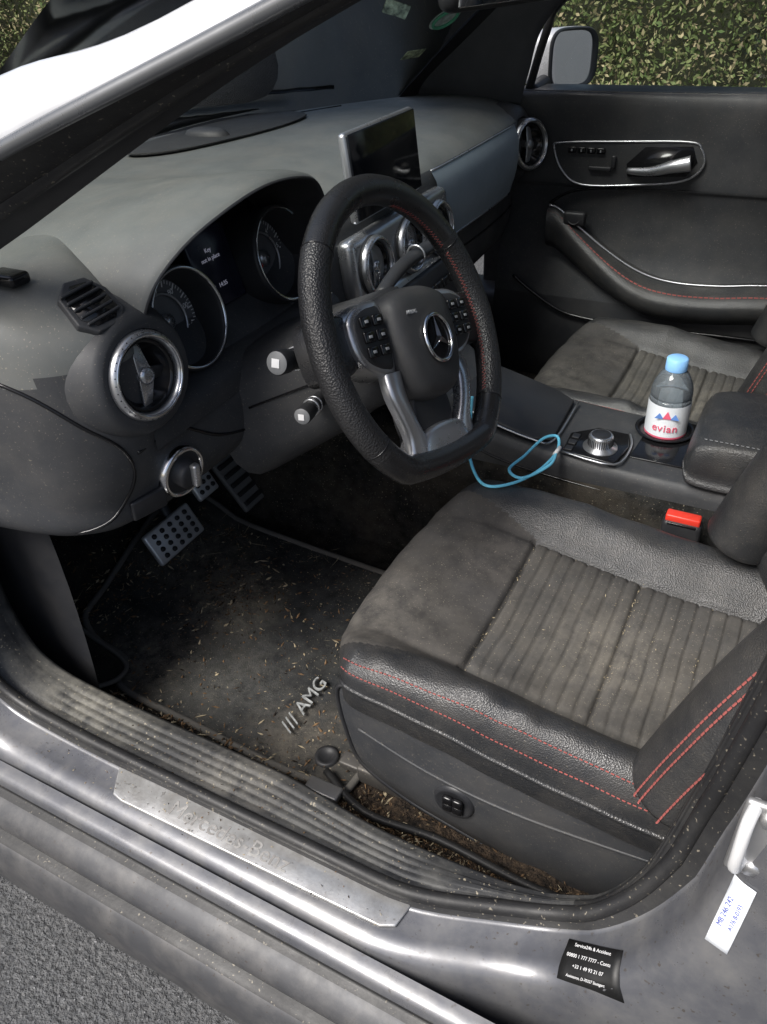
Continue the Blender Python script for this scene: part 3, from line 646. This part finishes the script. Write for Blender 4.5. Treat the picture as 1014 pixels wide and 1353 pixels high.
    up=V((-.36,0,.933));fw=V((.933,0,.36));B=V((-.425,yc,.455))
    bc=[(0,0),(.06,0),(.115,.004),(.13,.0),(.145,.015),(.175,.062),(.205,.088),(.232,.085),(.250,.055),(.256,.0),(.250,-.06),(.22,-.10)]
    bcc=cat([(o,0,z) for o,z in bc],6);bf=[(-p.x,p.z) for p in bcc[::-1]]+[(p.x,p.z) for p in bcc[1:]]
    G=[]
    ss=np.linspace(-.02,.62,150)
    def bk(s,o,f,e=0):
        q=1 if s<.45 else max(.3,1-(s-.45)/.17*.7)
        lo=sm((s+.03)/.09)
        f2=f*(q if f>0 else 1)*(lo if f>0 else 1)
        if abs(o)<.128:
            ph=(s/.0185)%1;f2+=-.004*math.exp(-((min(ph,1-ph))/.08)**2)
        return B+up*s+fw*(f2+e)+V((0,o*(.93+.07*lo)*(1 if s<.4 else 1-(s-.4)*.4),0))
    for s in ss:G.append([bk(s,o,f) for o,f in bf])
    G=[[B+up*(-.02)+V((0,p.y-yc,0)) for p in G[0]]]+G
    grid('backrest',G,[leather,fabric],st,matfn=lambda i,j,p:1 if abs(bf[j][0])<.13 else 0)
    for sg in(-1,1):
        yb=yc+sg*.207
        bp=cat([(-.362,yb,.500),(-.370,yb,.530),(-.385,yb,.58),(-.412,yb,.66),(-.46,yb,.78),(-.53,yb,.95)],6)
        def rad(t):return .046*min(1,.35+t*9)*(1 if t<.8 else 1-(t-.8))
        tube('side_bolster_%d'%(sg+1),bp,rad,leather,st,k=1,n=28)
        if sg>0:
            pth=[]
            for dv in(V((.62,.60,.35)),V((.52,.70,.33)),V((.15,.90,.2))):
                pp_=[]
                for i,p in enumerate(bp):
                    T=(bp[min(i+1,len(bp)-1)]-bp[max(i-1,0)]).normalized();q=(dv-T*dv.dot(T)).normalized()
                    pp_.append(p+q*(rad((i+1)/(len(bp)+1))+.0012))
                pth.append(pp_[1:-3])
            dashes('bolster_stitching',pth,redS,st,r=.0010,L=.0045,gap=.0022)
    Gb=[[B+up*s+fw*-.10+V((0,o,0)) for o in(-.22,0,.22)] for s in(-.02,.3,.62)]
    grid('back_shell',Gb,darkP,st)
    hrc=B+up*.72+fw*.0
    rbox('headrest',hrc,(.24,.17,.10),leather,st,ax=fw,bev=.04,up=up)
    return st
seat=make_seat('car_seat')
seat2=bpy.data.objects.new('car_seat.001',None);scn.collection.objects.link(seat2)
for ch in list(seat.children):
    o=ch.copy();scn.collection.objects.link(o);o.parent=seat2
seat2.location=(.035,-.80,-.055)
# ================================================================= CENTRE CONSOLE
con=empty('center_console')
cs=[]
for x,zt,wn_ in((.20,.60,.105),(.12,.545,.10),(.04,.515,.10),(-.05,.50,.10),(-.20,.492,.10),(-.40,.490,.10),(-.60,.49,.10)):
    cy0=-.025
    cs.append([(x,cy0+wn_+.004,.28),(x,cy0+wn_+.003,.38),(x,cy0+wn_,zt-.03),(x,cy0+wn_-.006,zt-.006),(x,cy0+wn_-.02,zt),(x,cy0+.03,zt+.002),(x,cy0-.03,zt+.002),(x,cy0-wn_+.02,zt),(x,cy0-wn_+.006,zt-.006),(x,cy0-wn_,zt-.03),(x,cy0-wn_-.004,.28)])
_,_=loft('console_body',cs,dashL,con,k=5,kr=3)
tube('console_trim_line',[(x,-.025+.1015,z-.04) for x,z in((.15,.555),(.04,.515),(-.05,.50),(-.20,.492),(-.55,.49))],.0018,blackG,con,n=6)
prism('storage_lid',[(.115,.05,.552),(.10,-.10,.545),(-.02,-.105,.512),(-.055,-.09,.505),(-.06,.045,.503),(-.03,.062,.508),(.06,.062,.529)],(0,0,.006),darkP,con,bev=.004)
tube('lid_edge',[(.115,.05,.557),(.06,.064,.534),(-.03,.064,.512),(-.062,.045,.507),(-.062,-.09,.508)],.0018,silver,con,k=4,n=6)
prism('knob_panel',[(-.082,.065,.4985),(-.078,.005,.4985),(-.115,-.030,.497),(-.165,-.030,.496),(-.175,.01,.496),(-.165,.068,.496)],(0,0,.005),blackG,con,bev=.003)
tube('knob_panel_trim',[(-.080,.066,.502),(-.165,.070,.500),(-.177,.01,.500),(-.166,-.031,.500)],.002,silver,con,k=4,n=6)
kc=V((-.133,.030,.500))
lathe('rotary_knob',kc,(0,0,1),[(.027,0),(.027,.004),(.019,.006),(.019,.022),(.0175,.025),(.0155,.0255),(.0001,.0245)],silver,con,seg=48)
lathe('rotary_knob_top',kc+V((0,0,.0255)),(0,0,1),[(.0150,0),(.0135,.0012),(.0001,.0012)],darkP,con)
vs=[];fs=[]
for i in range(36):
    a=2*math.pi*i/36;b0=kc+V((math.cos(a)*.0192,math.sin(a)*.0192,0));s=V((-math.sin(a),math.cos(a),0))*.0008;o_=V((math.cos(a),math.sin(a),0))*.001;k=len(vs)
    vs+=[b0-s+V((0,0,.008)),b0+s+V((0,0,.008)),b0+s+V((0,0,.021)),b0-s+V((0,0,.021)),b0+o_+V((0,0,.008)),b0+o_+V((0,0,.021))]
    fs+=[(k,k+4,k+5,k+3),(k+4,k+1,k+2,k+5)]
mk('knob_knurl',vs,fs,darkP,con,smooth=False)
for i in range(3):rbox('knob_key_%d'%i,(-.09,.055-.020*i,.5045),(.012,.014,.003),darkP,con,bev=.001)
lathe('cup_holder',(-.213,-.07,.497),(0,0,1),[(.047,.004),(.044,.006),(.040,.003),(.038,-.03),(.0001,-.032)],blackG,con,sy=1)
prism('cup_tray',[(-.18,.03,.493),(-.19,-.11,.493),(-.262,-.11,.493),(-.262,.03,.493)],(0,0,.003),blackG,con,bev=.001)
ar=[]
for x,z0,z1,hw in((-.262,.520,.530,.080),(-.268,.505,.553,.094),(-.285,.498,.566,.099),(-.34,.497,.572,.100),(-.50,.50,.575,.100),(-.62,.50,.575,.098)):
    c0y=-.022
    ar.append([(x,c0y-hw+.01,z0),(x,c0y-hw,z0+.015),(x,c0y-hw+.003,z1-.015),(x,c0y-hw+.02,z1-.002),(x,c0y,z1+.002),(x,c0y+hw-.02,z1-.002),(x,c0y+hw-.003,z1-.015),(x,c0y+hw,z0+.015),(x,c0y+hw-.01,z0)])
ar[0]=[(x,y,.528+(z-.525)*.2) for x,y,z in ar[0]]
loft('armrest_pad',ar,leather,con,k=5,kr=4,closed=True)
dashes('armrest_stitching',[[(x,-.022+.087,.5715) for x in np.linspace(-.285,-.6,40)]],greyT,con,L=.004,r=.0004)
bk_=empty('seat_belt_buckle')
rbox('buckle_body',(-.285,.135,.425),(.055,.026,.10),darkP,bk_,bev=.007)
rbox('buckle_button',(-.285,.135,.477),(.048,.018,.014),redB,bk_,bev=.003)
rbox('buckle_slot',(-.285,.147,.472),(.040,.003,.004),blackG,bk_,bev=.001)
# ================================================================= PASSENGER DOOR
dr_=empty('passenger_door')
dy=-.70
dp=[]
for x in np.linspace(.32,-1.0,40):
    row=[]
    for z,yy in((.24,-.69),(.30,-.675),(.36,-.672),(.44,-.680),(.50,-.695),(.56,-.712),(.64,-.716),(.70,-.706),(.715,-.700),(.78,-.700),(.85,-.699),(.880,-.703),(.892,-.716),(.893,-.76)):
        row.append(V((x,yy,z)))
    dp.append(cat(row,4))
grid('door_trim',dp,[dashL,darkP],dr_,matfn=lambda i,j,p:1 if p.z<.44 else 0)
bz=cat([(.196,dy,.785),(.175,dy,.740),(.127,dy,.712),(0,dy,.720),(-.085,dy,.733),(-.120,dy,.762),(-.112,dy,.795),(-.085,dy,.808),(.05,dy,.803),(.180,dy,.796)],5,True)
prism('handle_bezel',[p+V((0,0,0)) for p in bz],(0,.006,0),dashL,dr_,bev=.002)
tube('handle_bezel_trim',[p+V((0,.006,0)) for p in bz],.0024,silver,dr_,k=1,closed=True,n=8)
tube('door_handle',[(.03,dy+.012,.748),(-.02,dy+.024,.752),(-.065,dy+.030,.765),(-.098,dy+.026,.772)],lambda t:.006+.010*t,silver,dr_,n=12,sx=1)
prism('handle_cup',[(-.0,dy+.0065,.795),(-.095,dy+.0065,.80),(-.108,dy+.0065,.77),(-.09,dy+.0065,.742),(.03,dy+.0065,.735),(.035,dy+.0065,.76)],(0,.001,0),blackG,dr_,bev=.0)
for i in range(4):
    rbox('memory_button_%d'%i,(.155-.021*i,dy+.008,.783),(.018,.006,.012),blackG,dr_,bev=.002)
    rbox('memory_mark_%d'%i,(.155-.021*i,dy+.0115,.783),(.003,.0006,.005),greyT,dr_,bev=.0001)
rbox('seat_switch_base',(.09,dy+.010,.748),(.05,.008,.010),darkP,dr_,bev=.003)
rbox('seat_switch_back',(.062,dy+.010,.763),(.010,.008,.026),darkP,dr_,bev=.003)
sl=[(.200,.655),(.174,.648),(.12,.610),(.061,.572),(.0,.540),(-.055,.521),(-.117,.514),(-.20,.518),(-.292,.530),(-.5,.545),(-.9,.57)]
rings=[]
for x,z in sl:
    k=min(1,max(.15,(.20-x)/.22))
    rings.append([(x,-.715,z+.006),(x,-.70+.02*k,z+.004),(x,-.695+.055*k,z-.004),(x,-.690+.068*k,z-.022),(x,-.69+.060*k,z-.050),(x,-.69+.03*k,z-.072),(x,-.70,z-.085)])
loft('door_armrest',rings,leather,dr_,k=5,kr=4)
tube('armrest_chrome',[(x,-.70+.016*min(1,max(.15,(.20-x)/.22)),z+.007) for x,z in sl],lambda t:.0034*(1-.75*t),silver,dr_,n=8)
dashes('armrest_red_stitch',[cat([(x,-.697+.058*min(1,max(.15,(.20-x)/.22)),z-.004) for x,z in sl],8)],redS,dr_,r=.0015,L=.008)
tube('door_panel_seam',cat([(.20,-.705,.665),(.15,-.702,.695),(.05,-.702,.708),(-.15,-.703,.715),(-.5,-.703,.718),(-.9,-.703,.72)],2),.003,blackG,dr_,n=6)
rbox('window_switch',(.135,-.690,.640),(.05,.02,.03),darkP,dr_,bev=.006)
torus('window_switch_ring',(.135,-.684,.642),(0,1,.5),.014,.0014,darkP,dr_)
tube('pocket_line',cat([(.27,-.672,.50),(.15,-.667,.43),(.0,-.667,.415),(-.3,-.668,.42),(-.8,-.668,.42)],2),.004,blackG,dr_,n=6)
prism('door_outer_skin',[(.40,-.80,.25),(.40,-.80,.88),(-1.0,-.80,.88),(-1.0,-.80,.25)],(0,-.02,0),paint,dr_,bev=.01)
rbox('belt_moulding',(-.35,-.76,.888),(1.30,.09,.012),rubber,dr_,bev=.004)
tube('window_channel',[(.275,-.735,.89),(.240,-.725,1.0),(.205,-.72,1.06),(.02,-.69,1.19),(-.2,-.64,1.31),(-.5,-.62,1.335)],.009,rubber,dr_,n=8)
grid('door_window',[[V((x,-.745+.09*(z-.89)/.45,z)) for z in(.89,1.1,1.30)] for x in(.22,-.2,-1.0)],glass,dr_)
om=empty('side_mirror')
mc=V((.235,-.90,.932))
def mring(dx,s):
    out=[]
    for i in range(36):
        a=2*math.pi*i/36;ca,sa_=math.cos(a),math.sin(a)
        yy=.080*s*math.copysign(abs(ca)**.5,ca);zz=.060*s*math.copysign(abs(sa_)**.55,sa_)
        out.append(V((mc.x+dx+.38*yy,mc.y+yy,mc.z+zz+yy*.06)))
    return out
grid('mirror_shell',[mring(.0,.90),mring(-.012,.98),mring(-.006,1.04),mring(.01,1.05),mring(.05,1.0),mring(.08,.8),mring(.10,.3),mring(.102,.01)],[darkP,M('mirror_paint',(.45,.46,.48),.3,metal=.3,coat=.5)],om,cv=True,matfn=lambda i,j,p:0 if i<2 else 1)
grid('mirror_glass',[mring(-.002,.92),mring(-.002,.5),mring(-.002,.01)],mirrorM,om,cv=True)
tube('mirror_arm',[(.27,-.74,.885),(.27,-.83,.895)],.016,darkP,om)
# ================================================================= WATER BOTTLE
bt=empty('water_bottle')
bc0=V((-.213,-.075,.455))
prof=[(.001,0),(.028,.0),(.032,.004),(.0325,.03),(.0305,.034),(.0325,.040),(.0325,.100),(.0305,.104),(.0325,.109),(.030,.125),(.022,.142),(.014,.150),(.0128,.154)]
pc_=cat([(r,0,h) for r,h in prof],3)
lathe('bottle_body',bc0,(0,0,1),[(p.x,p.z) for p in pc_],bottleG,bt,seg=48)
lathe('bottle_cap',bc0+V((0,0,.150)),(0,0,1),[(.0165,0),(.0168,.002),(.0162,.018),(.014,.0195),(.0001,.0195)],capM,bt,seg=40)
lathe('bottle_neck_ring',bc0+V((0,0,.146)),(0,0,1),[(.016,0),(.0165,.003),(.014,.004)],bottleG,bt)
va=V((-.14,1.19,0)).normalized()
a0=math.atan2(va.y,va.x)
Gl=[[bc0+V((.0333*math.cos(a0+t),.0333*math.sin(a0+t),h)) for t in np.linspace(-1.7,1.7,24)] for h in(.040,.044,.070,.086,.098)]
grid('bottle_label',Gl,[labelM,pinkM],bt,matfn=lambda i,j,p:0 if i else 1)
for chh,off in zip('evian',(-.50,-.24,-.03,.17,.44)):
    t=a0+off
    text('label_letter_'+chh,chh,bc0+V((math.cos(t)*.0342,math.sin(t)*.0342,.060)),(-math.sin(t),math.cos(t),0),(0,0,1),.019,pinkM,bt)
pkM=M('peak_blue',(.12,.25,.6),.5)
for i,(dx,hh) in enumerate(((-.012,.010),(.0,.014),(.012,.010))):
    t=V((-math.sin(a0),math.cos(a0),0));b0=bc0+V((math.cos(a0)*.0345,math.sin(a0)*.0345,.078))+t*dx
    mk('label_peak_%d'%i,[b0-t*.007,b0+t*.007,b0+V((0,0,hh))],[(0,1,2)],pkM if i!=1 else pinkM,bt,smooth=False)
# ================================================================= CABLE
cb=empty('charging_cable')
tube('cable',[(.050,.120,.60),(.048,.132,.56),(.035,.165,.522),(-.008,.218,.515),(-.045,.205,.516),(-.072,.155,.516),(-.080,.09,.514),(-.070,.055,.520),(-.052,.072,.522),(-.038,.12,.514),(-.030,.165,.514),(-.058,.185,.518),(-.084,.14,.520),(-.082,.10,.518)],.0024,blueC,cb,k=8,n=8)
lathe('cable_plug',(-.082,.094,.519),(-.1,-.9,.1),[(.0001,-.010),(.0032,-.010),(.0032,.010),(.0001,.010)],white,cb,seg=12)
# ================================================================= INFO STICKERS
def sticker(name,x,z,d,xd,w,h,base,lines,tm):
    e=empty(name)
    o0=V((x,.745,z));dd=V(d).normalized()
    hit=fbvh.ray_cast(o0-dd*.3,dd);p=hit[0] if hit[0] else o0;n=hit[1] if hit[0] else V((0,1,0))
    if n.dot(dd)>0:n=-n
    xx=V(xd);xx=(xx-n*xx.dot(n)).normalized();yy=n.cross(xx)
    G=[]
    for i in range(9):
        row=[]
        for j in range(5):
            q=p+xx*w*(i/8-.5)+yy*h*(j/4-.5)
            hh=fbvh.ray_cast(q+n*.05,-n);row.append((hh[0] if hh[0] and (hh[0]-q).length<.02 else q)+n*.0012)
        G.append(row)
    grid('label_sheet',G,base,e,solid=.0005)
    for k,(s,yo,sz) in enumerate(lines):
        text('label_line_%d'%k,s,p+yy*yo*h+n*.0026,xx,yy,sz,tm,e,ex=.0001)
    return e
stB=M('sticker_black',(.012,.012,.012),.5)
sticker('info_sticker',-.332,.395,(0,-.55,-.8),(-1,0,.12),.062,.036,stB,[('Service24h & Accident',.36,.0042),('00800 1 777 7777 - Contact',.10,.0044),('+33 1 49 93 21 07',-.14,.0044),('Assistance, D-70327 Stuttgart',-.38,.0034)],white)
sticker('tyre_pressure_label',-.422,.548,(0,-1,0),(0,0,1),.070,.018,labelM,[('MB 246 242',.25,.006),('A176 B-0193',-.2,.005)],M('label_ink',(.08,.1,.35),.6))
# ================================================================= GROUND / HEDGES
mk('asphalt_ground',[(-60,-60,0),(60,-60,0),(60,60,0),(-60,60,0)],[(0,1,2,3)],asphalt,None,smooth=False)
def leafmat(name,c1,c2,c3):
    m=bpy.data.materials.new(name);m.use_nodes=True;nt=m.node_tree;N=nt.nodes;L=nt.links;b=N['Principled BSDF'];b.inputs['Roughness'].default_value=.7
    b.inputs['Specular IOR Level'].default_value=.2
    g=N.new('ShaderNodeNewGeometry');r=N.new('ShaderNodeValToRGB');r.color_ramp.elements[0].color=(*c1,1);r.color_ramp.elements[1].color=(*c3,1);e=r.color_ramp.elements.new(.6);e.color=(*c2,1)
    L.new(g.outputs['Random Per Island'],r.inputs[0]);L.new(r.outputs[0],b.inputs['Base Color']);return m
leafA=leafmat('hedge_leaves',(.06,.095,.03),(.15,.175,.07),(.32,.26,.16))
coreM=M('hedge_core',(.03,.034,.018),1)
def hedge(name,p0,p1,h,th,n,size=.035):
    e=empty(name);p0=np.array(p0);p1=np.array(p1);L=np.linalg.norm(p1-p0);d=(p1-p0)/L;nn=np.array([-d[1],d[0],0])
    s=rng.random(n)*L;t=rng.random(n)**1.2*h
    bump=.12*np.sin(s*2.1)+.08*np.sin(s*5.3+t*3)+.05*np.sin(t*9+s*3)+.04*np.sin(s*19+t*7)*np.sin(t*17)
    depth=th/2+bump-rng.random(n)**2*.3
    side=np.where(rng.random(n)<.85,1,-1)
    P=p0+np.outer(s,d)+np.outer(depth*side,nn);P[:,2]=t+.05*np.sin(s*4)
    a=rng.normal(size=(n,3));a/=np.linalg.norm(a,axis=1)[:,None];b=rng.normal(size=(n,3));b-=a*(a*b).sum(1)[:,None];b/=np.linalg.norm(b,axis=1)[:,None]
    sz=size*(.5+rng.random(n))[:,None]
    vs=np.stack([P-a*sz,P+b*sz*.45,P+a*sz,P-b*sz*.45],1).reshape(-1,3)
    me=bpy.data.meshes.new(name+'_leaves');me.vertices.add(4*n);me.vertices.foreach_set('co',vs.ravel())
    me.loops.add(4*n);me.loops.foreach_set('vertex_index',np.arange(4*n));me.polygons.add(n);me.polygons.foreach_set('loop_start',np.arange(0,4*n,4));me.polygons.foreach_set('loop_total',np.full(n,4))
    me.update(calc_edges=True);me.materials.append(leafA);o=bpy.data.objects.new('leaves',me);scn.collection.objects.link(o);o.parent=e
    w=V(nn)
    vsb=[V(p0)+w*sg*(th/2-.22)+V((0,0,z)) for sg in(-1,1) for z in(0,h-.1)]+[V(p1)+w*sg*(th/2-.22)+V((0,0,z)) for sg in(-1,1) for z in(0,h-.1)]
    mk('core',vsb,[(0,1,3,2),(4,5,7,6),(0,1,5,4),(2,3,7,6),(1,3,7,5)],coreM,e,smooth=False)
    return e
hedge('hedge',(-3,-4.2,0),(8,-4.7,0),2.2,1.2,190000,.014)
hedge('hedge',(7.5,-4.8,0),(6.5,6,0),2.2,1.2,70000,.026)
# ================================================================= DEBRIS
def bits(name,gen,n,mats,size=(.001,.004),long=1.5,w=1):
    vs=[];fs=[];mi=[]
    for i in range(n):
        p=V(gen());a=V(rng.normal(size=3));a.z*=.4 if w==1 else .12;a.normalize();b=a.orthogonal().normalized();c=a.cross(b)
        s=size[0]+(size[1]-size[0])*rng.random()**3;l=s*(1+long*rng.random()**2);k=len(vs);s*=w
        vs+=[p+a*l,p-a*l,p+b*s*.6,p-b*s*.6,p+c*s*.4,p-c*s*.4]
        for q in((0,2,4),(2,1,4),(1,3,4),(3,0,4),(2,0,5),(1,2,5),(3,1,5),(0,3,5)):fs.append(tuple(k+z for z in q));mi.append(i%len(mats))
    return mk(name,vs,fs,mats,None,smooth=False,mi=mi)
def wallz(y):
    P=wallp
    for (a,za),(b,zb) in zip(P,P[1:]):
        if a<=y<=b:return za+(zb-za)*(y-a)/(b-a)
    return .243
def g1():
    x=-.38+rng.random()*.46;y=.64+rng.normal()*.035;y=min(.688,max(.52,y));return(x,y+ce(x)*(y>.6),wallz(y)+.004 if y>.57 else .251)
def g2():
    x=.05+rng.random()*.55;y=.2+rng.random()*.42;return(x,y,mz(x,y)+.001)
def g3():
    x=.40+rng.normal()*.05;y=.36+rng.normal()*.05;return(x,y,mz(x,y)+.001)
def g4():
    y=.2+rng.random()*.35;x=.57+rng.normal()*.03-(.1*(y<.25)*rng.random());return(x,y,floorz(x)+.02)
def g7():
    x=.02+rng.random()*.42;y=.622+rng.normal()*.012;return(x,y,.256)
def pick():
    r=rng.random();return (g1 if r<.58 else g2 if r<.74 else g3 if r<.82 else g4 if r<.93 else g7)()
bits('floor_debris',pick,8000,[debrisM,strawM,dirtM,debrisM],(.0007,.0038),2.0)
def hay():
    r=rng.random()
    if r<.45:return g4()
    if r<.6:
        t=rng.random();x=.55-.30*t;y=.20+rng.normal()*.012;return(x,y,mz(x,y)+.004)
    if r<.9:return g1()
    return g2()
bits('hay_bits',hay,170,[strawM],(.003,.009),3.0,.12)
def g5():
    x=-.36+rng.random()*.24;y=.405+(rng.random()-.5)*.26
    if rng.random()<.7:x=random.choice((-.262,-.262,-.115,-.35))+rng.normal()*.002
    return(x,y,.450+(x+.3)*.13+.002)
bits('seat_crumbs',g5,240,[strawM],(.0005,.0017),1)
def g6():
    x=-.15+rng.random()*.55;y=.70+rng.random()*.11;return(x,y,.3885 if y<.755 else .3845)
bits('sill_grit',g6,520,[strawM,debrisM,dirtM],(.0004,.0015),1)
# ================================================================= LIGHT, CAMERA
wd=bpy.data.worlds.new('World');scn.world=wd;wd.use_nodes=True;nt=wd.node_tree
sk=nt.nodes.new('ShaderNodeTexSky');sk.sky_type='NISHITA';sk.sun_disc=False
el=math.radians(50);az=math.radians(22)
sk.sun_elevation=el;sk.sun_rotation=az;sk.air_density=1.0;sk.dust_density=4;sk.ozone_density=1
nt.links.new(sk.outputs[0],nt.nodes['Background'].inputs[0]);nt.nodes['Background'].inputs[1].default_value=.15
sd=V((math.sin(az)*math.cos(el),math.cos(az)*math.cos(el),math.sin(el)))
sl_=bpy.data.lights.new('sun','SUN');sl_.energy=5.0;sl_.angle=math.radians(28);sl_.color=(1,.98,.95)
so=bpy.data.objects.new('sun',sl_);scn.collection.objects.link(so);so.rotation_euler=sd.to_track_quat('Z','Y').to_euler()
cam=bpy.data.cameras.new('camera');co=bpy.data.objects.new('camera',cam);scn.collection.objects.link(co);scn.camera=co
X=V((-.884,-.4646,-.0518));Y=V((.2373,-.5415,.8065));Z=V((-.4027,.7007,.5889))
m=Matrix((X,Y,Z)).transposed().to_4x4();m.translation=V((-.353,1.117,1.168));co.matrix_world=m
cam.sensor_fit='VERTICAL';cam.sensor_height=24;cam.lens=24*1030/1353;cam.clip_start=.01;cam.clip_end=300
scn.view_settings.view_transform='Standard';scn.view_settings.look='None';scn.view_settings.exposure=0
